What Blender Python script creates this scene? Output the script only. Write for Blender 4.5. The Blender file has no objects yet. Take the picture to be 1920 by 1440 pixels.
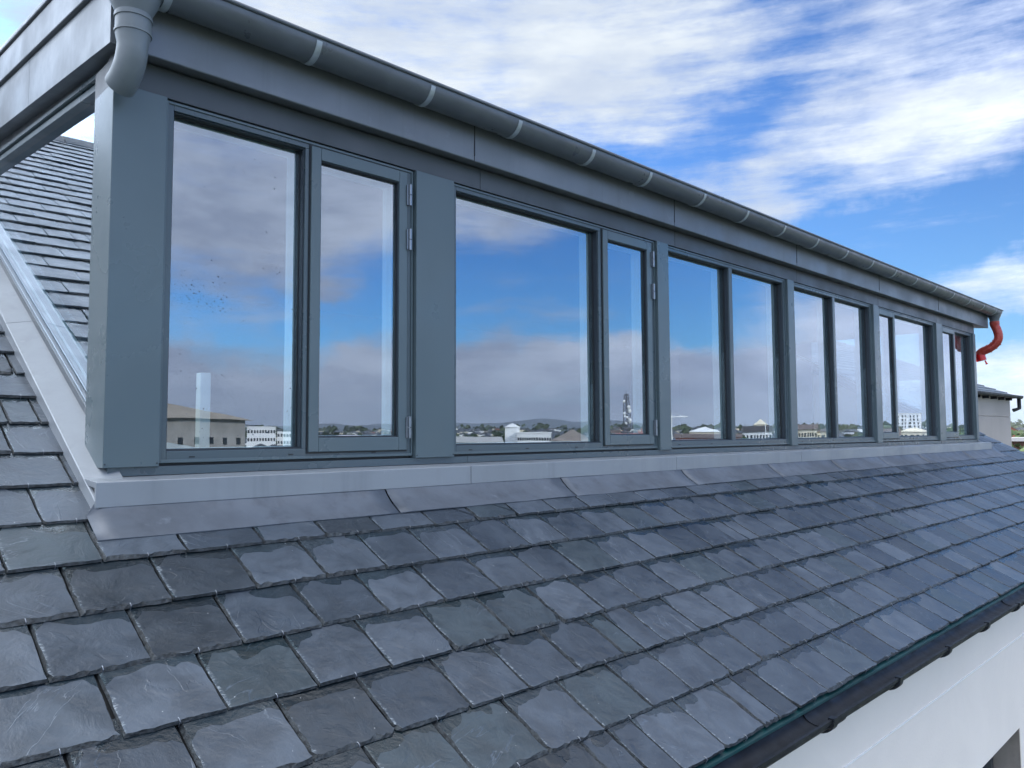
import bpy, math, random
import numpy as np
from mathutils import Vector, Matrix
random.seed(7)
R=math.radians
S=bpy.context.scene
# ------------------------------------------------------------------ camera
YAW,PITCH,ROLL=R(45.5444),R(3.6505),0.0052
fw=Vector((math.cos(YAW)*math.cos(PITCH),math.sin(YAW)*math.cos(PITCH),math.sin(PITCH)))
r0=Vector((math.sin(YAW),-math.cos(YAW),0)); u0=r0.cross(fw)
rt=r0*math.cos(ROLL)-u0*math.sin(ROLL); up=rt.cross(fw)
cd=bpy.data.cameras.new('camera'); cam=bpy.data.objects.new('camera',cd); S.collection.objects.link(cam)
cam.matrix_world=Matrix(((rt.x,up.x,-fw.x,0),(rt.y,up.y,-fw.y,0),(rt.z,up.z,-fw.z,0),(0,0,0,1)))
cd.sensor_width=36; cd.sensor_fit='HORIZONTAL'; cd.lens=36*1442/1920; cd.clip_start=.05; cd.clip_end=30000
S.camera=cam
S.render.resolution_x=1024; S.render.resolution_y=768
S.render.engine='CYCLES'
S.view_settings.view_transform='Standard'; S.view_settings.look='None'; S.view_settings.gamma=1
S.view_settings.exposure=0.0
S.cycles.max_bounces=8; S.cycles.transparent_max_bounces=16; S.cycles.glossy_bounces=5
# ------------------------------------------------------------------ node helpers
class NT:
    def __init__(s,tree): s.t=tree; s.n=tree.nodes; s.l=tree.links
    def new(s,typ,**kw):
        o=s.n.new(typ)
        for k,v in kw.items(): setattr(o,k,v)
        return o
    def inp(s,node,i,v):
        if v is None: return
        if isinstance(v,bpy.types.NodeSocket): s.l.new(v,node.inputs[i])
        else:
            if isinstance(v,(tuple,list)) and len(v)==3 and node.inputs[i].type=='RGBA': v=tuple(v)+(1,)
            node.inputs[i].default_value=v
    def m(s,op,a,b=None,c=None,clamp=False):
        n=s.new('ShaderNodeMath',operation=op,use_clamp=clamp)
        s.inp(n,0,a); s.inp(n,1,b); s.inp(n,2,c); return n.outputs[0]
    def vm(s,op,a,b=None,out=0):
        n=s.new('ShaderNodeVectorMath',operation=op); s.inp(n,0,a)
        if b is not None:
            if op=='SCALE': s.inp(n,3,b)
            else: s.inp(n,1,b)
        return n.outputs[out]
    def mix(s,f,a,b,blend='MIX'):
        n=s.new('ShaderNodeMix',data_type='RGBA',blend_type=blend); n.clamp_factor=True
        s.inp(n,0,f); s.inp(n,6,a); s.inp(n,7,b); return n.outputs[2]
    def ss(s,v,a,b,o0=0.,o1=1.):
        n=s.new('ShaderNodeMapRange',interpolation_type='SMOOTHSTEP')
        s.inp(n,0,v); s.inp(n,1,a); s.inp(n,2,b); s.inp(n,3,o0); s.inp(n,4,o1); return n.outputs[0]
    def noise(s,vec,scale,detail=4,rough=.5,dist=0.,col=False):
        n=s.new('ShaderNodeTexNoise'); s.inp(n,'Vector',vec); s.inp(n,'Scale',scale); s.inp(n,'Detail',detail); s.inp(n,'Roughness',rough); s.inp(n,'Distortion',dist)
        return n.outputs[1 if col else 0]
    def mapping(s,vec,loc=(0,0,0),rot=(0,0,0),sc=(1,1,1)):
        n=s.new('ShaderNodeMapping'); s.inp(n,0,vec); s.inp(n,1,loc); s.inp(n,2,rot); s.inp(n,3,sc); return n.outputs[0]
    def xyz(s,x,y,z):
        n=s.new('ShaderNodeCombineXYZ'); s.inp(n,0,x); s.inp(n,1,y); s.inp(n,2,z); return n.outputs[0]
# ------------------------------------------------------------------ world: Nishita sky with clouds placed by direction
SUN_EL,SUN_AZ=R(24),R(88)       # sun behind the roof, off +Y
W=bpy.data.worlds.new('World'); S.world=W; W.use_nodes=True
t=NT(W.node_tree); t.n.clear()
out=t.new('ShaderNodeOutputWorld'); bg=t.new('ShaderNodeBackground'); t.l.new(bg.outputs[0],out.inputs[0])
tc=t.new('ShaderNodeTexCoord'); D=tc.outputs['Generated']
sky=t.new('ShaderNodeTexSky',sky_type='NISHITA'); sky.sun_disc=False; sky.sun_elevation=SUN_EL; sky.sun_rotation=math.pi/2-SUN_AZ
sky.air_density=1.0; sky.dust_density=.6; sky.ozone_density=2.0; sky.altitude=50
sp=t.new('ShaderNodeSeparateXYZ'); t.l.new(D,sp.inputs[0])
dx,dy,dz=sp.outputs
az=t.m('MULTIPLY',t.m('ARCTAN2',dy,dx),57.2958)
el=t.m('MULTIPLY',t.m('ARCSINE',dz),57.2958)
warp=t.vm('SCALE',t.vm('SUBTRACT',t.noise(D,4.,5,.55,col=True),(.5,.5,.5)),9.)
warp2=t.vm('SCALE',t.vm('SUBTRACT',t.noise(D,17.,6,.6,col=True),(.5,.5,.5)),2.6)
P=t.vm('ADD',t.vm('ADD',t.xyz(az,el,0),warp),warp2)
# (az, el, r_az, r_el, rotation, amount)
BLOBS=[(62,30,26,15,0,1.15),(35,27,10,6.5,-6,.85),(21,18.6,15,4.2,-9,.66),(12,26,14,8,-10,.66),(31,16.3,6,2.4,-6,.42),(17.5,14.2,4,.7,-4,.40),(21,13.0,14,2.3,-5,-.55),
       (9,9.9,8.5,2.5,-8,.85),(14,2.3,16,3.2,0,.8),(70,6,30,9,0,.8),
       (-68,17.5,15,8.6,4,1.),(-47,20.2,15,5.4,10,.95),(-60,10.5,3,1.,0,.45),(-44,9,6,.9,-4,.3),(-47,2.,60,4.6,0,1.05),(-20,5.2,9,4.6,-14,.9),(-36,5.6,8,1.8,0,.5),(-53,5.2,7,2.2,8,.45)]
acc=None
for (a,e,ra,re,ro,am) in BLOBS:
    v=t.vm('SUBTRACT',P,(a,e,0))
    v=t.mapping(v,rot=(0,0,R(-ro)))
    v=t.vm('MULTIPLY',v,(1/ra,1/re,0))
    ln=t.vm('LENGTH',v,out=1)
    b=t.ss(ln,1.35,.45,0.,am)
    acc=b if acc is None else t.m('ADD',acc,b)
far=t.m('MAXIMUM',t.ss(el,27,38),t.ss(t.m('ABSOLUTE',az),88,104))
acc=t.m('MAXIMUM',acc,t.m('MULTIPLY',far,.8))
# wispy streaks, stretched along a falling diagonal
st=t.mapping(t.xyz(az,el,0),rot=(0,0,R(12)),sc=(.045,.38,1))
n1=t.noise(t.vm('ADD',st,t.vm('SCALE',warp,.03)),1.3,9,.62)
n2=t.noise(D,6.,9,.6)
n3=t.noise(t.mapping(t.xyz(az,el,0),rot=(0,0,R(16)),sc=(.2,.75,1)),1.2,8,.65)
nn=t.m('ADD',t.m('MULTIPLY',t.m('SUBTRACT',n1,.5),1.8),t.m('ADD',t.m('MULTIPLY',t.m('SUBTRACT',n2,.5),1.0),t.m('MULTIPLY',t.m('SUBTRACT',n3,.5),1.0)))
nn=t.m('MULTIPLY',nn,t.ss(dy,-.1,.1,.66,1.))
dens=t.ss(t.m('ADD',acc,nn),t.ss(dy,-.1,.1,-.02,.10),t.ss(dy,-.1,.1,1.05,1.42))
dens=t.m('MAXIMUM',dens,t.ss(el,3.5,-1,0.,.55))
# cloud brightness: raised out of view, overhead and towards -X, to light the scene, grey bases low opposite the sun
side=t.ss(dy,-.15,.5)
shade=t.ss(t.noise(t.mapping(t.xyz(az,el,0),sc=(.05,.14,1)),1.6,6,.6),.32,.68)
cw=t.mix(side,t.mix(shade,(.88,.99,1.32),(1.54,1.65,1.97)),t.mix(shade,(.62,.71,.86),(.86,.93,.99)))
lowgrey=t.m('MULTIPLY',t.ss(el,6.0,1.),t.ss(dy,.05,-.25))
cw=t.mix(t.m('MULTIPLY',lowgrey,.55),cw,(.62,.74,1.04))
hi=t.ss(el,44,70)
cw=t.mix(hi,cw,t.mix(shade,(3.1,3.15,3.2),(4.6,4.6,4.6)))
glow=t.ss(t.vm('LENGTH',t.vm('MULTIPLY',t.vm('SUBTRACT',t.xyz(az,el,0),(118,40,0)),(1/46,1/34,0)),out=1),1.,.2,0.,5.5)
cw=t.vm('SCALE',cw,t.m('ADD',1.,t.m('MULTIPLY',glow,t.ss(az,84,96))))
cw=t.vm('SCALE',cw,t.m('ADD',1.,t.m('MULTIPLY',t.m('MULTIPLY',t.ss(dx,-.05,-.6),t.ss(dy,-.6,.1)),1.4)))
skyb=t.vm('MULTIPLY',sky.outputs[0],t.mix(t.ss(el,22,4),(.052,.105,.180),(.064,.122,.180)))
skyb=t.vm('SCALE',skyb,t.ss(dy,.1,-.3,1.,1.9))
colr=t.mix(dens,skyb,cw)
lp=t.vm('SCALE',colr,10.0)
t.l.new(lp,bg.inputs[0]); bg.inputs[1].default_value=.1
# ------------------------------------------------------------------ sun
sd=bpy.data.lights.new('sun','SUN'); sd.energy=5.0; sd.angle=R(.53); sd.color=(1,.94,.84)
so=bpy.data.objects.new('sun',sd); S.collection.objects.link(so)
sv=Vector((math.cos(SUN_EL)*math.cos(SUN_AZ),math.cos(SUN_EL)*math.sin(SUN_AZ),math.sin(SUN_EL)))
so.rotation_euler=sv.to_track_quat('Z','Y').to_euler()
# ------------------------------------------------------------------ object helpers
COL=S.collection
def tag(o,label=None,cat=None,group=None,kind=None):
    if label: o['label']=label
    if cat: o['category']=cat
    if group: o['group']=group
    if kind: o['kind']=kind
    return o
def empty(name,loc=(0,0,0),rz=0,**k):
    o=bpy.data.objects.new(name,None); COL.objects.link(o); o.location=loc; o.rotation_euler=(0,0,rz); o.empty_display_size=.3
    return tag(o,**k)
class MB:
    def __init__(s): s.v=[]; s.f=[]; s.mi=[]
    def add(s,v,f,mi=0):
        b=len(s.v); s.v+= [tuple(p) for p in v]; s.f+=[tuple(i+b for i in q) for q in f]; s.mi+=[mi]*len(f); return s
    def box(s,x0,x1,y0,y1,z0,z1,mi=0):
        return s.add([(x0,y0,z0),(x1,y0,z0),(x1,y1,z0),(x0,y1,z0),(x0,y0,z1),(x1,y0,z1),(x1,y1,z1),(x0,y1,z1)],
            [(0,3,2,1),(4,5,6,7),(0,1,5,4),(1,2,6,5),(2,3,7,6),(3,0,4,7)],mi)
    def prismx(s,prof,x0,x1,mi=0):      # prof: list (y,z) closed
        n=len(prof); v=[(x0,y,z) for y,z in prof]+[(x1,y,z) for y,z in prof]
        f=[(i,(i+1)%n,n+(i+1)%n,n+i) for i in range(n)]+[tuple(range(n-1,-1,-1)),tuple(range(n,2*n))]
        return s.add(v,f,mi)
    def prismy(s,prof,y0,y1,mi=0):      # prof (x,z)
        n=len(prof); v=[(x,y0,z) for x,z in prof]+[(x,y1,z) for x,z in prof]
        f=[(i,(i+1)%n,n+(i+1)%n,n+i) for i in range(n)]+[tuple(range(n-1,-1,-1)),tuple(range(n,2*n))]
        return s.add(v,f,mi)
    def tube(s,pts,rad,seg=16,mi=0,cap=True):
        pts=[Vector(p) for p in pts]; n=len(pts)
        if not isinstance(rad,(list,tuple)): rad=[rad]*n
        ref=None; v=[]; f=[]
        for i,p in enumerate(pts):
            d=(pts[min(i+1,n-1)]-pts[max(i-1,0)]).normalized()
            if ref is None: ref=d.orthogonal().normalized()
            ref=(ref-d*ref.dot(d)).normalized(); b=d.cross(ref)
            for k in range(seg):
                a=2*math.pi*k/seg; v.append(p+(ref*math.cos(a)+b*math.sin(a))*rad[i])
        for i in range(n-1):
            for k in range(seg):
                k2=(k+1)%seg; f.append((i*seg+k,i*seg+k2,(i+1)*seg+k2,(i+1)*seg+k))
        if cap: f.append(tuple(range(seg-1,-1,-1))); f.append(tuple((n-1)*seg+k for k in range(seg)))
        return s.add(v,f,mi)
    def build(s,name,mats,parent=None,bevel=0,smooth=False,loc=None):
        me=bpy.data.meshes.new(name); me.from_pydata(s.v,[],s.f)
        if not isinstance(mats,(list,tuple)): mats=[mats]
        for m in mats: me.materials.append(m)
        if len(mats)>1: me.polygons.foreach_set('material_index',s.mi)
        if smooth:
            me.polygons.foreach_set('use_smooth',[True]*len(me.polygons))
            try: me.set_sharp_from_angle(angle=R(38))
            except Exception: pass
        me.update()
        o=bpy.data.objects.new(name,me); COL.objects.link(o)
        if parent: o.parent=parent
        if loc: o.location=loc
        if bevel:
            b=o.modifiers.new('bevel','BEVEL'); b.width=bevel; b.segments=2; b.limit_method='ANGLE'; b.angle_limit=R(40)
        return o
# ------------------------------------------------------------------ materials
def mat(name,col,rough=.5,metal=0.,var=.0,vscale=3.,bump=0.,bscale=40.,spec=.5,coat=0.,streak=0.,stain=None):
    m=bpy.data.materials.new(name); m.use_nodes=True; q=NT(m.node_tree); b=q.n['Principled BSDF']
    g=q.new('ShaderNodeTexCoord').outputs['Object']
    c=tuple(col)+(1,)
    b.inputs['Base Color'].default_value=c; b.inputs['Roughness'].default_value=rough; b.inputs['Metallic'].default_value=metal
    b.inputs['Specular IOR Level'].default_value=spec; b.inputs['Coat Weight'].default_value=coat
    if var:
        n=q.noise(g,vscale,7,.62,.4)
        lo=tuple(max(0,x*(1-var)) for x in col); hi_=tuple(min(1,x*(1+var)) for x in col)
        cc=q.mix(q.ss(n,.3,.7),lo,hi_)
        if streak:
            ns=q.noise(q.mapping(g,sc=(6,6,.35)),2.,5,.6)
            cc=q.mix(q.ss(ns,.5,.75,0,streak),cc,tuple(x*.62 for x in col))
            nd=q.noise(g,9.,8,.7)
            cc=q.mix(q.ss(nd,.60,.72,0,streak),cc,tuple(min(1,x*1.35+.02) for x in col))
        q.l.new(cc,b.inputs['Base Color'])
        q.l.new(q.ss(q.noise(g,vscale*2.3,6,.6),.3,.7,max(.05,rough-.1),min(1,rough+.12)),b.inputs['Roughness'])
    if bump:
        bn=q.new('ShaderNodeBump'); bn.inputs['Strength'].default_value=bump; bn.inputs['Distance'].default_value=.01
        q.l.new(q.noise(g,bscale,6,.6),bn.inputs['Height']); q.l.new(bn.outputs[0],b.inputs['Normal'])
    return m
ZINC=mat('zinc_sheet',(.158,.175,.190),.42,.25,.10,1.2,.05,3.,streak=.35)
ZINCL=mat('zinc_coping',(.245,.27,.29),.45,.1,.08,1.5,.05,2.5,streak=.3)
BEAD=mat('dark_glazing_bead',(.020,.030,.040),.4)
GUT=mat('grey_gutter_metal',(.125,.142,.158),.36,.3,.10,2.5,.03,6.,streak=.2)
STRAP=mat('galvanised_strap',(.42,.47,.50),.38,.5,.12,20.)
PAINT=mat('grey_powder_coat',(.088,.126,.141),.34,.0,.03,.8)
PAINTD=mat('grey_frame_paint',(.066,.096,.112),.32,.0,.03,.8)
HEAD=mat('header_paint_with_shade',(.056,.066,.072),.42,.0,.06,1.5)  # dark board, colour lowered further to hold the shade under the eaves
RUB=mat('black_gasket',(.012,.015,.018),.5)
HOOK=mat('hook_wire',(.20,.22,.25),.3,.7)
STEEL=mat('hinge_steel',(.22,.25,.28),.3,.8)
LEAD=mat('lead_sheet',(.088,.106,.130),.55,.05,.22,2.6,.25,7.,streak=.7)
BLACK=mat('black_plastic',(.010,.013,.018),.5,0,.3,6.,spec=.3)
TEAL=mat('green_eaves_felt',(.0,.035,.036),.45,0,.25,5.)
PIPE=mat('grey_plastic_pipe',(.155,.18,.19),.42,0,.07,6.,streak=.2)
RED=mat('red_plastic_pipe',(.36,.045,.03),.30,0,.10,6.)
REND=mat('pale_render',(.83,.765,.69),.85,0,.035,1.2,.12,60.)
WHITE=mat('white_reveal',(.60,.68,.70),.5)
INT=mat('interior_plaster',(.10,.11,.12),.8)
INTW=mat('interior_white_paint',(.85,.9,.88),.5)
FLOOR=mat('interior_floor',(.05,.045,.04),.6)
RIDGE=mat('ridge_tile',(.06,.07,.08),.6,0,.2,5.)
def glass_mat(name,r0,tint,power=3.2):
    m=bpy.data.materials.new(name); m.use_nodes=True; q=NT(m.node_tree); q.n.clear()
    o=q.new('ShaderNodeOutputMaterial'); lw=q.new('ShaderNodeLayerWeight'); lw.inputs[0].default_value=.5
    f=q.m('POWER',lw.outputs['Facing'],power); f=q.m('MULTIPLY_ADD',f,1-r0,r0)
    gl=q.new('ShaderNodeBsdfGlossy'); gl.inputs['Roughness'].default_value=0.0; gl.inputs['Color'].default_value=(.80,.89,1,1)
    g=q.new('ShaderNodeTexCoord').outputs['Object']
    bn=q.new('ShaderNodeBump'); bn.inputs['Strength'].default_value=.035; bn.inputs['Distance'].default_value=.02
    q.l.new(q.noise(g,1.6,2,.5),bn.inputs['Height']); q.l.new(bn.outputs[0],gl.inputs['Normal'])
    tr=q.new('ShaderNodeBsdfTransparent'); tr.inputs[0].default_value=tuple(tint)+(1,)
    mx=q.new('ShaderNodeMixShader'); q.l.new(f,mx.inputs[0]); q.l.new(tr.outputs[0],mx.inputs[1]); q.l.new(gl.outputs[0],mx.inputs[2])
    q.l.new(mx.outputs[0],o.inputs[0]); return m
GLASS=glass_mat('coated_glass',.27,(.80,.90,.92))
GLASSI=glass_mat('inner_glass',.04,(.95,.98,.98),5.)
def slate_mat():
    m=bpy.data.materials.new('welsh_slate'); m.use_nodes=True; q=NT(m.node_tree); b=q.n['Principled BSDF']
    uv=q.new('ShaderNodeUVMap'); uv.uv_map='local'; rn=q.new('ShaderNodeUVMap'); rn.uv_map='rnd'
    g=q.new('ShaderNodeTexCoord').outputs['Object']
    su=q.new('ShaderNodeSeparateXYZ'); q.l.new(uv.outputs[0],su.inputs[0]); u,v=su.outputs[0],su.outputs[1]
    sr=q.new('ShaderNodeSeparateXYZ'); q.l.new(rn.outputs[0],sr.inputs[0]); ra,rb=sr.outputs[0],sr.outputs[1]
    off=q.vm('SCALE',rn.outputs[0],37.); p=q.vm('ADD',g,off)
    base=q.mix(ra,(.022,.034,.049),(.060,.078,.100))
    base=q.mix(q.ss(rb,.86,.93),base,(.029,.045,.056))
    base=q.mix(q.ss(rb,.10,.04),base,(.018,.027,.037))
    blot=q.noise(p,7.,8,.62,.6); base=q.mix(q.ss(blot,.3,.72),q.vm('SCALE',base,.72),q.vm('SCALE',base,1.25))
    base=q.mix(q.ss(q.noise(p,26.,8,.7,1.),.58,.74,0,.45),base,(.085,.10,.115))
    # cleavage lines, tilted differently on each slate
    rot=q.new('ShaderNodeVectorRotate',rotation_type='Z_AXIS'); q.l.new(p,rot.inputs[0]); q.l.new(q.m('MULTIPLY',rb,6.28),rot.inputs['Angle'])
    wl=q.noise(q.mapping(rot.outputs[0],sc=(2.2,9,4)),1.,5,.55,.8)
    line=q.ss(q.m('ABSOLUTE',q.m('SUBTRACT',wl,.5)),.010,.002)
    line=q.m('MULTIPLY',line,q.ss(q.noise(p,5.,2),.50,.60))
    base=q.mix(q.m('MULTIPLY',line,q.ss(rb,.35,.7,.0,.5)),base,(.11,.14,.175))
    # pale dressed edges
    eu=q.m('MINIMUM',u,q.m('SUBTRACT',1.,u)); ev=v
    ed=q.m('MINIMUM',q.m('MULTIPLY',eu,.26),q.m('MULTIPLY',ev,.235))
    en=q.noise(p,55.,6,.7)
    base=q.mix(q.m('MULTIPLY',q.ss(q.m('ADD',ed,q.m('MULTIPLY',q.m('SUBTRACT',en,.5),.03)),.010,.002),.40),base,(.085,.11,.135))
    chp=q.m('MULTIPLY',q.ss(q.m('ADD',q.m('MULTIPLY',u,.26),q.m('MULTIPLY',q.m('SUBTRACT',q.noise(p,38.,3),.5),.03)),.014,.004),q.ss(q.noise(q.mapping(p,sc=(1,3,1)),70.,4,.7),.50,.60))
    base=q.mix(q.m('MULTIPLY',chp,.75),base,(.30,.34,.36))
    # wet patches: below the overlap above and along the joints
    wn=q.noise(p,6.5,2,.4,.5); wn2=q.noise(p,26.,3,.5)
    grad=q.m('ADD',q.ss(v,.60,1.02,0,.44),q.ss(eu,.15,0.,0,.24))
    w=q.m('ADD',q.m('ADD',q.m('MULTIPLY',wn,.85),grad),q.m('MULTIPLY',q.m('SUBTRACT',wn2,.5),.07))
    wet=q.ss(w,.735,.752)
    base=q.mix(wet,base,q.vm('MULTIPLY',base,(.38,.45,.44)))
    # droppings and grit specks
    vo=q.new('ShaderNodeTexVoronoi'); vo.inputs['Scale'].default_value=26.; q.l.new(g,vo.inputs['Vector'])
    spk=q.m('MULTIPLY',q.ss(vo.outputs[0],.055,.03),q.ss(q.noise(g,40.,1),.55,.6))
    base=q.mix(q.m('MULTIPLY',spk,.8),base,(.55,.58,.6))
    q.l.new(base,b.inputs['Base Color'])
    rg=q.mix(wet,q.ss(blot,.3,.7,.32,.50),(.15,.15,.15)); q.l.new(rg,b.inputs['Roughness'])
    b.inputs['Specular IOR Level'].default_value=.55
    h=q.m('ADD',q.m('MULTIPLY',q.noise(p,11.,9,.62,.6),1.3),q.m('MULTIPLY',wl,.35))
    h=q.m('ADD',h,q.m('MULTIPLY',q.m('MULTIPLY',q.ss(wl,.495,.505),q.ss(q.noise(p,5.,2),.48,.56)),.30))
    h=q.m('ADD',h,q.m('MULTIPLY',q.noise(p,120.,3,.6),.12))
    bn=q.new('ShaderNodeBump'); bn.inputs['Strength'].default_value=.65; bn.inputs['Distance'].default_value=.006
    q.l.new(h,bn.inputs['Height']); q.l.new(bn.outputs[0],b.inputs['Normal'])
    # edge band material: darker broken slate
    m2=bpy.data.materials.new('slate_broken_edge'); m2.use_nodes=True; q=NT(m2.node_tree); b=q.n['Principled BSDF']
    g=q.new('ShaderNodeTexCoord').outputs['Object']
    c=q.mix(q.ss(q.noise(g,60.,6,.7),.35,.72),(.006,.010,.013),(.060,.075,.085)); q.l.new(c,b.inputs['Base Color']); b.inputs['Roughness'].default_value=.45
    bn=q.new('ShaderNodeBump'); bn.inputs['Strength'].default_value=1.; bn.inputs['Distance'].default_value=.006
    q.l.new(q.noise(q.mapping(g,sc=(1,1,3)),90.,6,.7),bn.inputs['Height']); q.l.new(bn.outputs[0],b.inputs['Normal'])
    return m,m2
SLATE,SLEDGE=slate_mat()
# ================================================================== SETTING
GZ=-12.5
GRASS=mat('ground_mix',(.07,.085,.06),.9,0,.4,.01)
def ground():
    b=MB(); n=48; b.v.append((0,0,GZ)); rs=[60,300,1200,4000,9000]
    v=[(0,0,GZ)]; f=[]
    for r in rs:
        for k in range(n): a=2*math.pi*k/n; v.append((r*math.cos(a),r*math.sin(a),GZ))
    for k in range(n): f.append((0,1+k,1+(k+1)%n))
    for j in range(len(rs)-1):
        for k in range(n):
            a=1+j*n; c=a+n; f.append((a+k,c+k,c+(k+1)%n,a+(k+1)%n))
    b=MB(); b.add(v,f); o=b.build('ground',GRASS); tag(o,'green and grey town ground stretching to the hills',kind='structure')
ground()
def vn(x,seed=0):
    i=math.floor(x); fr=x-i; fr=fr*fr*(3-2*fr)
    h=lambda k: (math.sin(k*127.1+seed*311.7)*43758.5453)%1
    return h(i)*(1-fr)+h(i+1)*fr
def hills(name,rad,el0,amp,a0,a1,col,seed,label):
    v=[];f=[];n=220
    for k in range(n+1):
        a=R(a0+(a1-a0)*k/n); x=k/n*14
        e=R(el0+amp*(vn(x,seed)*.6+vn(x*2.7,seed+1)*.27+vn(x*7,seed+2)*.10+vn(x*17,seed+3)*.05))
        top=rad*math.tan(e)
        for j,(rr,h) in enumerate([(rad*.72,GZ-1),(rad*.84,GZ+(top-GZ)*.45),(rad*.93,GZ+(top-GZ)*.82),(rad,top),(rad*1.2,GZ-1)]):
            v.append((rr*math.cos(a),rr*math.sin(a),h+ (vn(x*5+j*9,seed+j)-.5)*rad*.0015))
        if k:
            for j in range(4):
                p=(k-1)*5+j; f.append((p,p+5,p+6,p+1))
    m=mat(name+'_cover',col,.95,0,.35,.004)
    o=MB().add(v,f).build(name,m,smooth=True); tag(o,label,kind='structure')
hills('far_hills',6500,.35,.75,-100,-34,(.055,.075,.10),3,'dark blue far hills along the horizon')  # distance blue and cloud shade are put into this hill colour
hills('near_hills',3000,-.1,.30,-75,-33,(.035,.055,.05),9,'dark wooded hill behind the town')
hills('green_hills',1500,-.1,.75,-19,-2,(.07,.09,.045),5,'green wooded hill beyond the tower block')
hills('right_hills',2500,-.2,.5,-2,60,(.05,.07,.05),12,'low green hills behind the brick houses')
def town_slope():
    v=[];f=[];n=70
    for k in range(n+1):
        a=R(-88+84*k/n)
        for r,z in ((290,GZ-.1),(620,GZ+5.2),(1000,GZ+10.9),(1900,GZ+11.6),(2200,GZ)): v.append((r*math.cos(a),r*math.sin(a)+6,z))
        if k:
            for j in range(4): p=(k-1)*5+j; f.append((p,p+5,p+6,p+1))
    tag(MB().add(v,f).build('town_slope',mat('town_green',(.06,.075,.045),.9,0,.5,.02),smooth=True),'green slope rising under the far town',kind='structure')
town_slope()
# ================================================================== MAIN BUILDING
TH=R(28); CT,ST=math.cos(TH),math.sin(TH)
ZR=-0.2773-.020-2.87*math.tan(TH)     # roof base plane at Y=0
def rp(x,s,h=0.): return (x, s*CT-h*ST, ZR+s*ST+h*CT)
E0=.236; S0=1.588; WID=.262
XL,XR=-9.0,13.11; SRIDGE=11.06
DX0,DX1=.83,11.78          # dormer coping extent
bld=empty('slate_roofed_building',(2,1.45,GZ),label='pale rendered building with a wet slate roof sloping down to a black gutter',cat='building')
bld.location=(0,0,0)
class SL:
    def __init__(s): s.v=[];s.f=[];s.mi=[];s.uv=[];s.rn=[]
    def slate(s,x0,x1,s0,k,det,ln=.31):
        rx=random.random; w=x1-x0
        if w<.03: return
        gap=.002+.0015*rx(); x0+=gap; x1-=gap
        th=.007+.0035*rx(); lift=.0135+.003*rx(); sk=(rx()-.5)*.006; s0+= (rx()-.5)*.005
        tl=(rx()-.5)*.003
        if det>=2: nb,ns=(18,12) if det==3 else (9,5)
        elif det==1: nb,ns=4,1
        else: nb,ns=1,1
        O=[];T=[]
        cc=[.02*rx()**3*3 if det>=2 and rx()<.3 else 0 for _ in range(2)]
        amp=.004+.017*rx()**1.6 ; chip=rx()
        ph=rx()*50
        def rag(q,sd): return .0015+amp*max(0,vn(q*9+ph,sd)*.55+vn(q*31+ph,sd+3)*.45-.25*chip)*1.25
        for i in range(nb+1):      # tail edge left->right
            q=i/nb; x=x0+(x1-x0)*q; y=sk*(q-.5)
            if det>=2: y+=(vn(q*7+ph,5)-.5)*.004
            if i==0: y+=cc[0]
            if i==nb: y+=cc[1]
            O.append((x,y)); T.append((x,y+(rag(q,1) if det else 0)))
        for i in range(1,ns+1):    # right edge
            q=i/ns; x=x1+((vn(q*6+ph,8)-.5)*.003 if det>=2 and i<ns else 0); O.append((x,ln*q)); T.append((x-(rag(q,2)*.35 if det>=2 and i<ns else 0),ln*q))
        O.append((x0,ln)); T.append((x0,ln))
        for i in range(ns-1,0,-1): # left edge
            q=i/ns; x=x0+((vn(q*6+ph,9)-.5)*.003 if det>=2 else 0); O.append((x,ln*q)); T.append((x+(rag(q,4)*.6 if det>=2 else 0),ln*q))
        T[0]=(T[0][0]+(amp*.6 if det>=2 else 0),T[0][1])
        n=len(O); b=len(s.v)
        def hgt(x,y): return lift*(1-y/ln)+tl*(x-x0)/w+.001
        for x,y in O: s.v.append(rp(x,s0+y,hgt(x,y)))
        for x,y in T: s.v.append(rp(x,s0+y,hgt(x,y)+th))
        ra,rb=rx(),rx()
        def face(idx,mi,pts):
            s.f.append(tuple(b+i for i in idx)); s.mi.append(mi)
            for p in pts: s.uv+= [(p[0]-x0)/w,p[1]/E0]; s.rn+=[ra,rb]
        face(range(n,2*n),0,T)
        for i in range(n):
            j=(i+1)%n
            if i==nb+ns: continue
            face((i,j,n+j,n+i),1,(O[i],O[j],T[j],T[i]))
        return lift,th
sl=SL(); hooks=[]
nrow=int((SRIDGE-S0)/E0)+1
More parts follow.
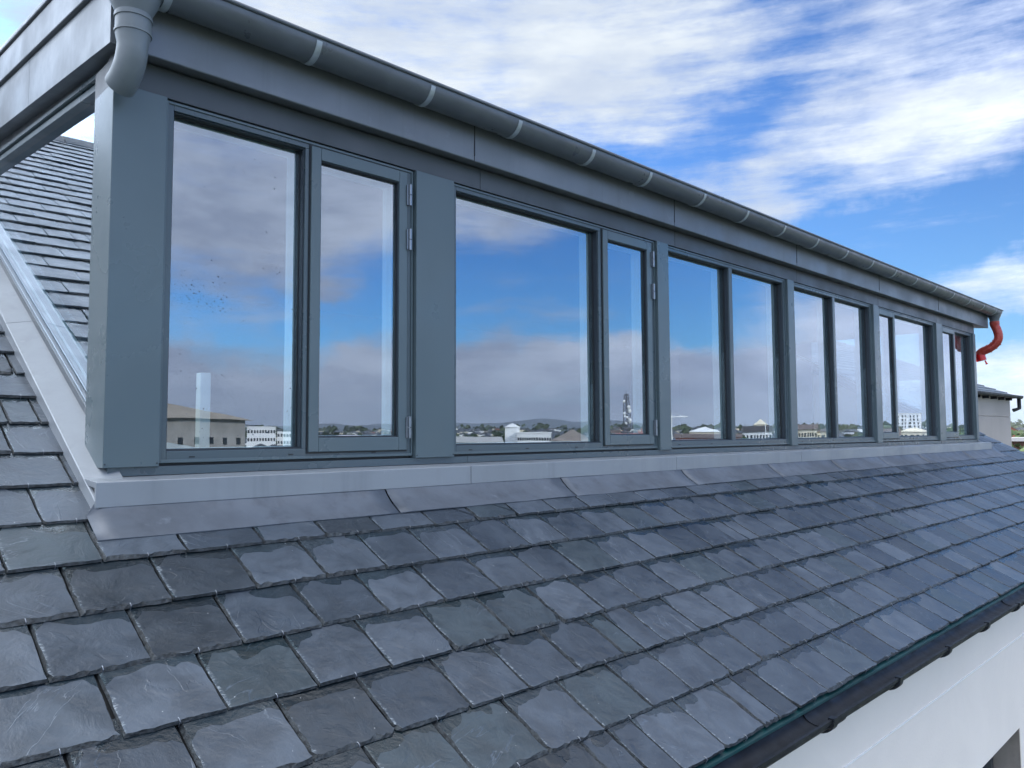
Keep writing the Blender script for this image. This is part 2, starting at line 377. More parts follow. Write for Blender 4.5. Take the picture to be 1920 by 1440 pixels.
for k in range(-1,nrow):
    s0=S0+k*E0 if k>=0 else S0
    if k==-1: continue
    ph=1.585+.002+(0 if k%2==0 else .131); 
    i0=math.floor((XL-ph)/WID); i1=math.ceil((XR-ph)/WID)
    edges=[ph+i*WID+random.uniform(-.012,.012)*(1 if k>0 else .7) for i in range(i0,i1+1)]
    if k%2==0: edges=[e for e in edges if not abs(e-ph)<.001]+[]
    for i in range(len(edges)-1):
        a,b=max(edges[i],XL),min(edges[i+1],XR)
        if b-a<.05 and b<XR-.01: continue
        segs=[(a,b)]
        if random.random()<.05 and b-a>.2: c=a+(b-a)*random.uniform(.35,.6); segs=[(a,c),(c,b)]
        for a,b in segs:
            if s0>3.15:
                if a>DX0+.02 and b<DX1-.02 and s0<8.6: continue
                if s0<8.6:
                    if a<DX0<b: b=DX0+.045
                    if a<DX1<b: a=DX1-.045
            dist=math.hypot(a+.13, s0*CT)
            if k<=6 and a>-.6: det=3 if a<4.2 else 2
            elif a>-.8 and a<1 and k<=15: det=3
            elif k<=8: det=1 if a<-.6 else 2
            else: det=1 if (a<4 and k<34) else 0
            ln=.31
            r=sl.slate(a,b,s0,k,det,ln)
            if r and b-a>.15 and (k<=12) and a>-.7: hooks.append(((a+b)/2,s0,r[0],r[1]))
me=bpy.data.meshes.new('roof_slates'); me.from_pydata(sl.v,[],sl.f); me.materials.append(SLATE); me.materials.append(SLEDGE)
me.polygons.foreach_set('material_index',sl.mi)
me.uv_layers.new(name='local').data.foreach_set('uv',sl.uv); me.uv_layers.new(name='rnd').data.foreach_set('uv',sl.rn); me.update()
roof=bpy.data.objects.new('slate_roof',me); COL.objects.link(roof); roof.parent=bld
# underlay deck just below the slates, with a hole for the dormer
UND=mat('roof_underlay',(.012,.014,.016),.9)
b=MB()
for (x0,x1,s0,s1) in ((XL,XR,S0+.02,3.36),(XL,DX0+.05,3.36,SRIDGE),(DX1-.05,XR,3.36,SRIDGE),(DX0+.05,DX1-.05,8.3,SRIDGE)):
    v=[rp(x0,s0,-.002),rp(x1,s0,-.002),rp(x1,s1,-.002),rp(x0,s1,-.002),rp(x0,s0,-.05),rp(x1,s0,-.05),rp(x1,s1,-.05),rp(x0,s1,-.05)]
    b.add(v,[(0,1,2,3),(7,6,5,4),(0,4,5,1),(1,5,6,2),(2,6,7,3),(3,7,4,0)])
b.build('roof_underlay',UND,bld)
# hooks
def hookmesh(lift,th):
    m=MB(); m.tube([(0,.004*CT,-.0),(0,-.003,lift*.5),(0,-.0035,lift+th),(0,.000,lift+th+.002),(0,.007,lift+th+.0025),(0,.011,lift+th+.0005)],.0012,6); return m
hooks.sort(key=lambda h:h[0]**2+(h[1]*CT)**2)
HK=hookmesh(.0135,.009); hob=None
for i,(x,s0,l,th) in enumerate(hooks[:100]):
    if hob is None: hob=HK.build('slate_hook',HOOK,roof,smooth=True); o=hob
    else: o=hob.copy(); COL.objects.link(o); o.parent=roof
    o.location=rp(x+random.uniform(-.01,.01),s0,l-.0135+th-.009+.002); o.rotation_euler=(TH,0,random.uniform(-.06,.06))
    if i==0: o['label']='bright steel wire hooks holding the slate tails'
b=MB(); rotm=Matrix.Rotation(TH,4,'X')
for (x,s0,l,th) in hooks[100:]:
    p=Vector(rp(x,s0,l-.0135+th-.009+.002)); b.add([rotm@Vector(v)+p for v in HK.v],HK.f)
tag(b.build('slate_hook',HOOK,roof,smooth=True),kind='stuff')
# back slope, ridge, gable verge
yr,zr=rp(0,SRIDGE)[1:]
b=MB(); b.add([(XL,yr,zr+.01),(XR,yr,zr+.01),(XR,2*yr-1.4,zr-(yr-1.4)*math.tan(TH)),(XL,2*yr-1.4,zr-(yr-1.4)*math.tan(TH))],[(0,1,2,3)]); b.build('back_roof_slope',RIDGE,bld)
b=MB(); x=XL
while x<XR:
    x2=min(x+.45,XR); b.prismx([(yr-.16,zr-.055),(yr-.02,zr+.06),(yr+.02,zr+.06),(yr+.16,zr-.055),(yr+.16,zr-.085),(yr+.0,zr+.03),(yr-.16,zr-.085)],x+.004,x2-.004); x=x2
b.build('ridge_tiles',RIDGE,bld)
b=MB(); b.add([rp(XR-.02,S0,-.02),rp(XR+.012,S0,-.02),rp(XR+.012,SRIDGE,-.02),rp(XR-.02,SRIDGE,-.02),rp(XR-.02,S0,-.10),rp(XR+.012,S0,-.10),rp(XR+.012,SRIDGE,-.10),rp(XR-.02,SRIDGE,-.10)],[(0,1,2,3),(7,6,5,4),(0,4,5,1),(1,5,6,2),(2,6,7,3),(3,7,4,0)])
b.build('verge_board',BLACK,bld)
# walls: front wall with one window opening near the photo's corner
WY=1.45; wx0,wx1,wz0,wz1=5.05,6.335,-3.4,-2.055
b=MB()
zt=-1.10
for (x0,x1,z0,z1) in ((XL,wx0,GZ,-1.457),(wx1,XR-.05,GZ,-1.457),(wx0,wx1,wz1,-1.457),(wx0,wx1,GZ,wz0),(XL,XR-.05,-1.4525,zt)):
    b.box(x0,x1,WY,WY+.3,z0,z1)
b.box(XL,XR-.05,WY+.003,WY+.29,-1.457,-1.4525)
b.add([(XR-.05,WY+.3,GZ),(XR-.05,2*yr-1.5,GZ),(XR-.05,2*yr-1.5,zt),(XR-.05,yr,zr-.1),(XR-.05,WY+.3,zt)],[(0,1,2,3,4)])
b.build('rendered_wall',REND,bld)
b=MB(); b.box(XL,XR-.05,WY-.005,WY+.002,-1.4580,-1.4518); b.build('render_joint_bead',mat('pale_bead',(.85,.85,.83),.5),bld)
# window in the lower wall
wn=MB(); 
for (x0,x1,z0,z1) in ((wx0,wx0+.06,wz0,wz1),(wx1-.06,wx1,wz0,wz1),(wx0+.06,wx1-.06,wz1-.06,wz1),(wx0+.06,wx1-.06,wz0,wz0+.06),(5.66,5.72,wz0+.06,wz1-.06)): wn.box(x0,x1,WY+.17,WY+.24,z0,z1)
wo=wn.build('window',mat('dark_window_frame',(.05,.055,.06),.4),bld,bevel=.003)
MB().box(wx0+.06,wx1-.06,WY+.20,WY+.215,wz0+.06,wz1-.06).build('pane',GLASS,wo)
MB().box(wx1-.004,wx1-.001,WY+.004,WY+.17,wz0,wz1).build('reveal_lining',mat('brown_reveal',(.22,.20,.18),.7,0,.2,4.),wo)
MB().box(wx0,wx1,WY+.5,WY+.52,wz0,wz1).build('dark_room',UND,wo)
# black eaves gutter
def arc(cy,cz,r,a0,a1,n): return [(cy+r*math.cos(R(a0+(a1-a0)*i/n)),cz+r*math.sin(R(a0+(a1-a0)*i/n))) for i in range(n+1)]
gy,gz,gr=1.352,-1.098,.066
SQ=lambda L: [(y,gz+(z-gz)*.62) for y,z in L]
go=SQ(arc(gy,gz,gr,180,360,14)); gi=SQ(arc(gy,gz,gr-.004,360,180,14))
prof=[(gy-gr-.006,gz+.003),(gy-gr-.006,gz+.012),(gy-gr+.004,gz+.012)]
b=MB(); b.prismx(go+[(gy+gr,gz+.012),(gy+gr-.004,gz+.012)]+gi+[(gy-gr+.004,gz+.014),(gy-gr-.007,gz+.014),(gy-gr-.007,gz+.002)],XL,XR)
gut=b.build('eaves_gutter',BLACK,bld,smooth=True); gut['label']='black half round gutter along the foot of the slates'
b=MB()
pts=[rp(0,S0+.05,.000)[1:],rp(0,S0+.012,.0)[1:],(gy+.040,gz+.016),(gy+.038,gz+.008)]
pp=[(y,z) for y,z in pts]+[(y+.003,z-.003) for y,z in reversed(pts)]
b.prismx(pp,XL,XR-.01); b.build('eaves_felt',TEAL,bld)
x=2.34-.7*8; bo=None
while x<XR:
    b=MB(); b.prismx(SQ(arc(gy,gz,gr+.014,172,368,14))+SQ(arc(gy,gz,gr+.001,368,172,14)),-.018,.018); b.box(-.016,.016,gy-gr-.015,gy-gr+.010,gz+.006,gz+.019)
    if bo is None: bo=b.build('gutter_bracket',BLACK,gut,smooth=True); o=bo
    else: o=bo.copy(); COL.objects.link(o); o.parent=gut
    o.location=(x,0,0); x+=.69
for x in (3.02,5.9,9.,-.4):
    b=MB(); b.prismx(SQ(arc(gy,gz,gr+.006,178,362,14))+SQ(arc(gy,gz,gr+.001,362,178,14)),x-.05,x+.05); b.prismx(SQ(arc(gy,gz,gr-.010,362,178,14))+SQ(arc(gy,gz,gr-.005,178,362,14)),x-.05,x+.05); b.build('gutter_union',BLACK,gut,smooth=True)
# ================================================================== DORMER
dm=empty('dormer',(0,0,0),label='long flat roofed zinc dormer with a band of tall grey framed windows above the slates',cat='dormer')
ZB,ZT=-.118,1.30         # frame bottom / header bottom
bays=[(1.08,2.274),(2.52,4.314),(4.45,6.225),(6.348,8.125),(8.268,10.086),(10.315,11.59)]
posts=[(.885,1.079),(2.277,2.519),(4.317,4.449),(6.228,6.346),(8.128,8.266),(10.09,10.313),(11.593,11.69)]
for i,(a,b_) in enumerate(posts):
    y1=3.205 if i in (0,6) else 3.10
    MB().box(a,b_,2.985,y1,ZB,ZT-.001).build('post',PAINT,dm,bevel=.0025)
    if i not in (0,6): MB().box(a+.003,b_-.003,3.0,3.13,ZB+.004,ZT-.01).build('post_core',RUB,dm) if False else None
SCR=MB()
for a,b_ in posts:
    for z in (-.105,):
        for x in (a+.006,b_-.008): SCR.tube([(x,2.9845,z),(x,2.9825,z)],.0028,8)
SCR.build('post_screws',RUB,dm)
# frame with reveal lining behind
def ring(b,x0,x1,z0,z1,w,y0,y1,wb=None,wt=None,mi=0,wl=None,wr=None):
    wb=w if wb is None else wb; wt=w if wt is None else wt; wl=w if wl is None else wl; wr=w if wr is None else wr
    b.box(x0,x0+wl,y0,y1,z0,z1,mi); b.box(x1-wr,x1,y0,y1,z0,z1,mi); b.box(x0+wl,x1-wr,y0,y1,z1-wt,z1,mi); b.box(x0+wl,x1-wr,y0,y1,z0,z0+wb,mi)
def glazed(par,x0,x1,z0,z1,y,name_pane='pane',dp=.040):
    """bead, gasket, pane and white lining for a glass opening"""
    b=MB(); ring(b,x0,x1,z0,z1,.005,y-dp,y-.004); b.build('glazing_bead',BEAD,par,bevel=.0015)
    b=MB(); ring(b,x0+.005,x1-.005,z0+.005,z1-.005,.003,y-.012,y-.001); b.build('gasket',RUB,par)
    b=MB(); b.box(x0+.005,x1-.005,y,y+.028,z0+.005,z1-.005)
    b.mi=[1,1,0,1,1,1]
    b.build(name_pane,[GLASS,GLASSI],par)
    b=MB(); ring(b,x0+.004,x1-.004,z0+.004,z1-.004,.006,y+.0285,y+.100); b.build('inner_reveal',WHITE,par)
def window_unit(x0,x1,cells):
    root=MB(); fy0,fy1=3.012,3.105
    ring(root,x0,x1,ZB+.01,ZT-.002,.034,fy0,fy1,wb=.046,wt=.034)
    for p_,c in zip(cells[:-1],cells[1:]): root.box(p_[1],c[0],fy0,fy1,ZB+.056,ZT-.036)
    w=root.build('window',PAINTD,dm,bevel=.002)
    # raised outer lip of the frame
    b=MB(); ring(b,x0+.002,x1-.002,ZB+.012,ZT-.004,.010,fy0-.006,fy0-.0005,wb=.012); b.build('frame_lip',PAINT,w,bevel=.001)
    for c in cells:
        a,e,kind=c
        if kind=='f': glazed(w,a,e,ZB+.056,ZT-.036,3.062)
        else:
            g=.006; z0,z1=ZB+.040,ZT-.022
            s=MB(); ring(s,a-.020+g,e+.020-g,z0,z1,.048,2.998,3.085,wb=.062,wt=.056); so_=s.build('opening_sash',PAINT,w,bevel=.003)
            b=MB(); ring(b,a-.020,e+.020,z0-.006,z1+.006,.0055,3.0065,3.0115); b.build('shadow_gap',RUB,w)
            glazed(w,a-.020+g+.048,e+.020-g-.048,z0+.062,z1-.056,3.026,dp=.020)
            if kind=='h':
                hx=e+.022
                for zc in (1.165,.945,.03):
                    b=MB()
                    for q in (0,1): b.tube([(hx,2.985,zc-.052+q*.054),(hx,2.985,zc-.002+q*.054)],.0075,12)
                    b.box(hx-.016,hx+.004,2.990,3.004,zc-.050,zc+.050)
                    b.build('hinge',STEEL,w,smooth=True)
    return w
W1=window_unit(*bays[0],[(1.114,1.684,'f'),(1.722,2.218,'h')])
W2=window_unit(*bays[1],[(2.554,3.718,'f'),(3.764,4.250,'h')])
W3=window_unit(*bays[2],[(4.484,5.300,'f'),(5.350,6.186,'f')])
W4=window_unit(*bays[3],[(6.385,7.195,'f'),(7.243,8.078,'f')])
W5=window_unit(*bays[4],[(8.284,8.742,'s'),(8.790,10.028,'f')])
W6=window_unit(*bays[5],[(10.331,10.826,'s'),(10.87,11.53,'f')])
# rain drops clinging to the first pane
b=MB(); rd=random.Random(3)
for i in range(260):
    if i<120: x,z=rd.gauss(1.22,.10),rd.gauss(.56,.05)
    elif i<180: x,z=rd.uniform(1.13,1.67),rd.uniform(-.05,.35)
    else: x,z=rd.uniform(1.13,1.67),rd.uniform(-.05,1.2)
    if not 1.125<x<1.675: continue
    r=.0012+.0022*rd.random()**3; b.tube([(x,3.0618,z),(x,3.0612,z),(x,3.0606,z)],[r,r*.8,r*.2],7)
o=b.build('rain_drops',mat('rain_drop',(.10,.13,.17),.05),W1,smooth=True); o['kind']='stuff'
# drainage slots below the glass
b=MB()
for x0,x1 in bays:
    x=x0+.12
    while x<x1: b.box(x,x+.022,3.0098,3.0118,-.088,-.083); x+=.42
b.build('drain_slot',RUB,dm)
# header board in lengths
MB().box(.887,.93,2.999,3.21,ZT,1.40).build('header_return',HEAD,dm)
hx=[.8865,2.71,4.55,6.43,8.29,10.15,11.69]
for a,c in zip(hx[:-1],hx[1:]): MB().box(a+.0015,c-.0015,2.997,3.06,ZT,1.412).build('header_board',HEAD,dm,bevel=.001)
# sub sill
sx=[.905,2.62,4.16,6.5,8.3,10.1,11.69]
for a,c in zip(sx[:-1],sx[1:]): MB().box(a+.001,c-.001,3.0,3.1,-.150,ZB).build('sub_sill',PAINTD,dm,bevel=.001)
MB().box(.92,11.66,3.03,3.09,ZB-.004,ZB+.0105).build('slit_backing',RUB,dm)  # black backing added to block the bright slit below the frames
# zinc sill coping in lengths
cx=[.83,2.53,4.33,6.15,7.96,9.76,11.78]
for a,c in zip(cx[:-1],cx[1:]):
    b=MB(); g=.0018
    b.prismx([(3.05,-.149),(2.872,-.160),(2.870,-.163),(2.870,-.2475),(2.885,-.2475),(2.885,-.180),(3.05,-.170)],a+g,c-g)
    b.build('sill_coping',ZINCL,dm,bevel=.0015)
MB().prismx([(3.0,-.172),(2.884,-.184),(2.884,-.21),(3.0,-.21)],.84,11.77).build('sill_backing',RUB,dm)
# curb wall under the sill
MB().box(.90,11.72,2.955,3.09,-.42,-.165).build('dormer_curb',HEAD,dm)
# lead flashing sheets dressed over the top slates
fx=[.80,2.0,3.17,4.36,5.55,6.69,7.79,8.89,10.45,12.02]
for i,(a,c) in enumerate(zip(fx[:-1],fx[1:])):
    nx=14; rows=[]
    prof=[(3.112,.0205),(3.114,.0245),(3.16,.0245),(3.20,.0255),(3.245,.033),(3.29,.047),(3.318,.070),(3.334,.10)]
    v=[];f=[]
    xs_=[a+(c-a)*q/nx for q in range(nx+1)]
    if i==0: xs_[1]=.875
    for q in range(nx+1):
        for j,(s_,h) in enumerate(prof):
            sk=.03*(j/7) if i else .0
            x=xs_[q]+ (sk if q in(0,) else 0)+(.03*(j/7) if q==nx and i<8 else 0)
            if i==0 and q==0: h=min(h,.026); s_=min(s_,3.25+.001*j)
            wob=(vn(x*5,i)-.5)*.003
            v.append(rp(x+(.0035 if q==0 else -.0035 if q==nx else 0),s_+ (vn(x*4,3)-.5)*.006*(j<3),h+wob))
    m=len(prof)
    for q in range(nx):
        for j in range(m-1): p=q*m+j; f.append((p,p+m,p+m+1,p+1))
    o=MB().add(v,f).build('lead_flashing',LEAD,dm,smooth=True)
    sm=o.modifiers.new('solid','SOLIDIFY'); sm.thickness=.0022; sm.offset=-1
# side copings following the rake (left seen, right end short)
def rake(x0,x1,xin,s0,s1,name,outer):
    # outer lip face at x0, top sloping up to wall at x1
    sg=1 if x1>x0 else -1
    pr=[(x0,-.005),(x0,.062),(x0+sg*.003,.065),(x1,.088),(x1,.070),(x0+sg*.014,.048),(x0+sg*.014,-.005)]
    v=[rp(x,(2.8735+h*ST)/CT if s0<3.3 else s0,h) for x,h in pr]+[rp(x,s1,h) for x,h in pr]; n=len(pr)
    f=[(i,(i+1)%n,n+(i+1)%n,n+i) for i in range(n)]+[tuple(range(n-1,-1,-1)),tuple(range(n,2*n))]
    return MB().add(v,f).build(name,ZINCL,dm,bevel=.001)
for a,c in ((3.262,4.905),(4.909,6.6),(6.604,8.5)):
    rake(DX0,.945,.95,a,c,'side_coping',1)
    rake(DX1,11.66,.95,a,c,'side_coping',1)
# side cheek: triangular glazing behind the corner post
def zs(y): return 1.397+.095*(y-3.447)     # top of glass, rises with roof
for sgn,xg,xp in ((1,.950,.905),(-1,11.64,11.685)):
    y0=3.205; 
    yb=lambda z: (z-(ZR+.088))/math.tan(TH)
    zr_=lambda y: ZR+math.tan(TH)*y+.105
    ye=3.205
    while zr_(ye)<zs(ye): ye+=.01
    root=MB(); 
    # head rail following the roof slope
    def rail(b,xa,xb,pts,t0,t1):
        v=[];n=len(pts)
        for x in (xa,xb):
            for (y,z) in pts: v.append((x,y,z+t0))
            for (y,z) in reversed(pts): v.append((x,y,z+t1))
        m=2*n
        b.add(v,[(i,(i+1)%m,m+(i+1)%m,m+i) for i in range(m)]+[tuple(range(m-1,-1,-1)),tuple(range(m,2*m))])
    yd=8.0
    rail(root,min(xg-sgn*.03,xg+sgn*.05),max(xg-sgn*.03,xg+sgn*.05),[(y0,zs(y0)),(yd,zs(yd))],0,.030)
    sw=root.build('side_window',PAINT,dm,bevel=.002)
    b=MB(); rail(b,min(xg-sgn*.045,xg),max(xg-sgn*.045,xg),[(3.1,zs(3.1)),(yd,zs(yd))],.034,.052); b.build('head_rail',PAINT,sw,bevel=.001)
    b=MB(); rail(b,min(xg-sgn*.012,xg+sgn*.04),max(xg-sgn*.012,xg+sgn*.04),[(y0,zr_(y0)),(ye,zr_(ye))],-.022,.026); b.build('bottom_bead',mat('dark_cheek_bead',(.045,.06,.075),.35),sw,bevel=.002)
    b=MB(); rail(b,xg-.002,xg+.002,[(y0,zr_(y0)),(ye,zr_(ye))],.027,.030); b.build('steel_bead',STEEL,sw)
    b=MB(); b.add([(xg+sgn*.012,y0,zr_(y0)),(xg+sgn*.012,ye,zr_(ye)),(xg+sgn*.012,y0,zs(y0)),(xg+sgn*.038,y0,zr_(y0)),(xg+sgn*.038,ye,zr_(ye)),(xg+sgn*.038,y0,zs(y0))],[(0,1,2),(5,4,3)],0)
    b.mi=[0,1]; b.build('pane',[GLASS,GLASSI],sw)
    b=MB(); rail(b,min(xg+sgn*.014,xg+sgn*.036),max(xg+sgn*.014,xg+sgn*.036),[(y0,zr_(y0)),(ye-.1,zr_(ye-.1))],.036,.048); b.build('spacer_bar',STEEL,sw)
    b=MB(); rail(b,min(xg+sgn*.04,xg+sgn*.13),max(xg+sgn*.04,xg+sgn*.13),[(y0,zr_(y0)),(ye,zr_(ye))],-.03,.004); b.build('inner_sill',INT,sw)
    for xo,w_,h_ in ((.040,.012,.020),(.095,.012,.016)):
        b=MB(); rail(b,min(xg+sgn*xo,xg+sgn*(xo+w_)),max(xg+sgn*xo,xg+sgn*(xo+w_)),[(y0,zr_(y0)),(ye,zr_(ye))],.030,h_+.028); b.build('inner_bead',WHITE,sw)
    b=MB(); xa=min(xg+sgn*.005,xg+sgn*.04); b.add([(xa,ye-.2,zr_(ye-.2)),],[]) ; 
# side wall header band between glass and soffit
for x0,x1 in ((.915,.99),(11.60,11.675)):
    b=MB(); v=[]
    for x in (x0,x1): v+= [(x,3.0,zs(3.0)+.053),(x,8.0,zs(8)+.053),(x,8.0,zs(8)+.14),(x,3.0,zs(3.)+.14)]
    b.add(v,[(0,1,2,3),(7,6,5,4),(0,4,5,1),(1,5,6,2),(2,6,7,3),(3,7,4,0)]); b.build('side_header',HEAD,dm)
# soffit + roof deck, sloping up to the back
def zf(y): return 1.408+.116*(y-2.92)
FX0,FX1=.853,12.07; YB=7.6
b=MB(); v=[]
for x in (FX0+.004,FX1-.004): v+=[(x,2.925,zf(2.925)+.001),(x,YB,zf(YB)+.001),(x,YB,zf(YB)+.02),(x,2.925,zf(2.925)+.02)]
b.add(v,[(0,1,2,3),(7,6,5,4),(0,4,5,1),(1,5,6,2),(2,6,7,3),(3,7,4,0)]); b.build('soffit',ZINC,dm)
b=MB(); v=[]
for x in (FX0+.004,FX1-.004): v+=[(x,2.925,zf(2.925)+.02),(x,YB,zf(YB)+.02),(x,YB,zf(YB)+.235),(x,2.925,zf(2.925)+.235)]
b.add(v,[(0,1,2,3),(7,6,5,4),(0,4,5,1),(1,5,6,2),(2,6,7,3),(3,7,4,0)]); b.build('flat_roof',ZINC,dm)
# front fascia panels with dark seam
fj=[FX0+.028,2.60,4.43,6.27,8.12,9.97,FX1]
for i,(a,c) in enumerate(zip(fj[:-1],fj[1:])):
    b=MB(); b.prismx([(2.925,1.412),(2.9205,1.408),(2.918,1.411),(2.916,1.60),(2.925,1.60)],a+.0012,c-.004)
    b.build('fascia_panel',ZINC,dm)
    if i: MB().box(a-.004,a+.0012,2.9145,2.9172,1.433,1.598).build('fascia_seam',RUB,dm)
# side fascia (two steps) left and right
for xs,xi in ((FX0,1),(FX1,-1)):
    ys=[2.915,4.10,5.9,7.6] if xi>0 else [2.92,4.6,6.3,7.6]
    for a,c in zip(ys[:-1],ys[1:]):
        a_=a+.0015; c_=c-.0015
        v=[]
        for x in (xs-xi*.004,xs+xi*.02): v+=[(x,a_,zf(a_)),(x,c_,zf(c_)),(x,c_,zf(c_)+.229),(x,a_,zf(a_)+.229)]
        MB().add(v,[(0,1,2,3),(7,6,5,4),(0,4,5,1),(1,5,6,2),(2,6,7,3),(3,7,4,0)]).build('side_fascia',ZINC,dm,bevel=.001)
    h0=3.02 if xi>0 else 3.6
    v=[]
    for x in (xs-xi*.022,xs+xi*.05): v+=[(x,h0,zf(h0)+.232),(x,YB,zf(YB)+.232),(x,YB,zf(YB)+.375),(x,h0,zf(h0)+.375)]
    MB().add(v,[(0,1,2,3),(7,6,5,4),(0,4,5,1),(1,5,6,2),(2,6,7,3),(3,7,4,0)]).build('verge_upstand',ZINC,dm,bevel=.004)
    v=[]
    for x in (xs-xi*.034,xs+xi*.06): v+=[(x,h0-.01,zf(h0)+.376),(x,YB,zf(YB)+.376),(x,YB,zf(YB)+.40),(x,h0-.01,zf(h0)+.40)]
    MB().add(v,[(0,1,2,3),(7,6,5,4),(0,4,5,1),(1,5,6,2),(2,6,7,3),(3,7,4,0)]).build('verge_cap',GUT,dm,bevel=.006)
# half round zinc gutter
cy,cz,gr=2.836,1.637,.077
prof=arc(cy,cz,gr,180,360,20)+arc(cy,cz,gr-.003,360,180,20)
bead=arc(cy-gr-.002,cz+.006,.009,-60,240,12)
b=MB(); b.prismx(prof,.97,12.15); b.prismx(bead,.97,12.16)
b.prismx([(cy+gr,cz),(cy+gr,cz+.02),(cy+gr-.003,cz+.02),(cy+gr-.003,cz)],.97,12.15)
for x in (12.147,): b.prismx([(cy+gr*math.cos(R(180+9*i)),cz+gr*math.sin(R(180+9*i))) for i in range(21)],x,x+.003)
dg=b.build('roof_gutter',GUT,dm,smooth=True)
strapx=[1.003,1.60,2.20,2.78,3.38,3.94,4.57,5.16,5.75,6.35,6.96,7.56,8.16,8.77,9.4,10.04,10.67,11.28,11.85]
bo=None
for x in strapx:
    if bo is None:
        b=MB(); b.prismx(arc(cy,cz,gr+.004,188,352,18)+arc(cy,cz,gr+.0005,352,188,18),-.013,.013); bo=b.build('gutter_strap',STRAP,dg,smooth=True); o=bo
    else: o=bo.copy(); COL.objects.link(o); o.parent=dg
    o.location=(x,0,0)
# corner outlet and grey elbow
px_,py_=.902,2.842
b=MB(); b.tube([(px_,py_,1.66),(px_,py_,1.60),(px_,py_,1.55),(px_,py_,1.505),(px_,py_,1.493)],[.098,.096,.084,.062,.058],28); b.box(px_-.10,px_+.12,cy-gr-.004,2.913,1.585,1.66)
b.build('outlet_funnel',PIPE,dg,bevel=.004,smooth=True)
pth=[(px_,py_,1.50),(px_,py_,1.45),(px_,py_,1.425),(px_,py_,1.39)]
dirx=Vector((-.22,1,0)).normalized(); Rb=.15
for i in range(1,12):
    a=R(5.6*i); p=Vector((px_,py_,1.39))+dirx*(Rb*(1-math.cos(a)))+Vector((0,0,-Rb*math.sin(a))); pth.append(tuple(p))
rad=[.0595,.0595,.0595,.052]+[.052]*11; rad[-2]=.0525
b=MB(); b.tube(pth,rad,28); b.tube([(px_,py_,1.492),(px_,py_,1.478)],.063,28); b.tube([(px_,py_,1.432),(px_,py_,1.424)],.0625,28)
b.build('downpipe_elbow',PIPE,dg,smooth=True)
# right outlet with red drain pipe
ox,oy=12.06,2.838
b=MB(); b.tube([(ox,oy,1.60),(ox,oy,1.565),(ox,oy,1.53),(ox,oy,1.50),(ox,oy,1.475)],[.085,.078,.062,.056,.055],24); b.build('outlet_funnel',GUT,dg,smooth=True)
def bez(p0,p1,p2,p3,n): 
    o=[]
    for i in range(n+1):
        q=i/n; o.append(tuple(Vector(p0)*(1-q)**3+Vector(p1)*3*q*(1-q)**2+Vector(p2)*3*q*q*(1-q)+Vector(p3)*q**3))
    return o
pp=[(ox,oy,1.49),(ox,oy,1.45)]+bez((ox,oy,1.44),(ox+.02,oy-.05,1.31),(ox+.02,oy-.07,1.21),(ox,oy+.08,1.125),14)+bez((ox,oy+.09,1.12),(ox,oy+.14,1.10),(ox,oy+.185,1.09),(ox,oy+.20,1.05),6)
rr=[.06,.06]+[.054]*15+[.056]*7
b=MB(); b.tube(pp,rr,24)
for i in (12,14,16): 
    a=Vector(pp[i]); d=(Vector(pp[i+1])-Vector(pp[i-1])).normalized(); b.tube([a-d*.008,a+d*.008],.0615,24)
rp_=b.build('red_drain_pipe',RED,dg,smooth=True); rp_['label']='red plastic swan neck drain pipe hanging from the far end of the gutter'
b=MB(); b.tube([(ox,oy+.20,1.07),(ox+.01,oy+.195,1.03),(ox+.015,oy+.18,.965)],[.057,.064,.062],24); b.tube([(ox+.02,oy+.14,.965),(ox+.02,oy+.125,.93),(ox+.02,oy+.12,.915)],[.010,.010,.018],10)
b.build('pipe_end_cap',mat('bright_red_plastic',(.62,.012,.012),.18),rp_,smooth=True)
# interior of the dormer room
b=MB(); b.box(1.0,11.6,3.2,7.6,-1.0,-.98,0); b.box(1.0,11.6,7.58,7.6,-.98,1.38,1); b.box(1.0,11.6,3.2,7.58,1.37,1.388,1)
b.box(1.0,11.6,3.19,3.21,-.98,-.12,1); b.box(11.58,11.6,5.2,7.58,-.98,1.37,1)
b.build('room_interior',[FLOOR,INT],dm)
# white newel post and handrail standing inside behind the first window
nw=empty('stair_newel',(1.62,3.9,-1.0),label='white stair post with a sloping rail seen inside through the first window',cat='stair post')
MB().box(-.028,.028,-.028,.028,0,1.315).build('newel',INTW,nw,bevel=.006)
v=[]
MB().add([(-.5,-.03,1.02),(0,-.03,.93),(0,.03,.93),(-.5,.03,1.02),(-.5,-.03,.72),(0,-.03,.72),(0,.03,.72),(-.5,.03,.72)],[(3,2,1,0),(4,5,6,7),(0,1,5,4),(1,2,6,5),(2,3,7,6),(3,0,4,7)]).build('handrail',INTW,nw)
# ================================================================== NEIGHBOURING BUILDING (right)
NB=mat('beige_render',(.42,.38,.34),.85,0,.06,.5)
nb=empty('neighbouring_wing',(0,0,0),label='beige rendered wing with a hipped slate roof and black gutter beyond the dormer end',cat='building')
b=MB(); b.box(14.5,26.78,6.0,14,GZ,.395); b.box(14.5,26.78,6.0,14,.41,.96); b.box(14.5,26.76,6.02,13.98,.395,.41); b.build('wall',NB,nb)
NS=mat('neighbour_slate',(.10,.125,.15),.55,0,.2,4.)
b=MB(); sp_=.45
for i in range(18):
    a=i*.24; z0=1.0+a*sp_; e=.03
    x1=26.98-a; y0=5.80+a; z1=1.0+(a+.25)*sp_
    b.add([(13,y0,z0+e),(x1,y0,z0+e),(x1-.25,y0+.25,z1),(13,y0+.25,z1),(13,y0,z0),(x1,y0,z0)],[(0,1,2,3),(4,5,1,0)])
    b.add([(x1,y0,z0+e),(x1,20,z0+e),(x1-.25,20,z1),(x1-.25,y0+.25,z1),(x1,y0,z0),(x1,20,z0)],[(0,1,2,3),(4,5,1,0)])
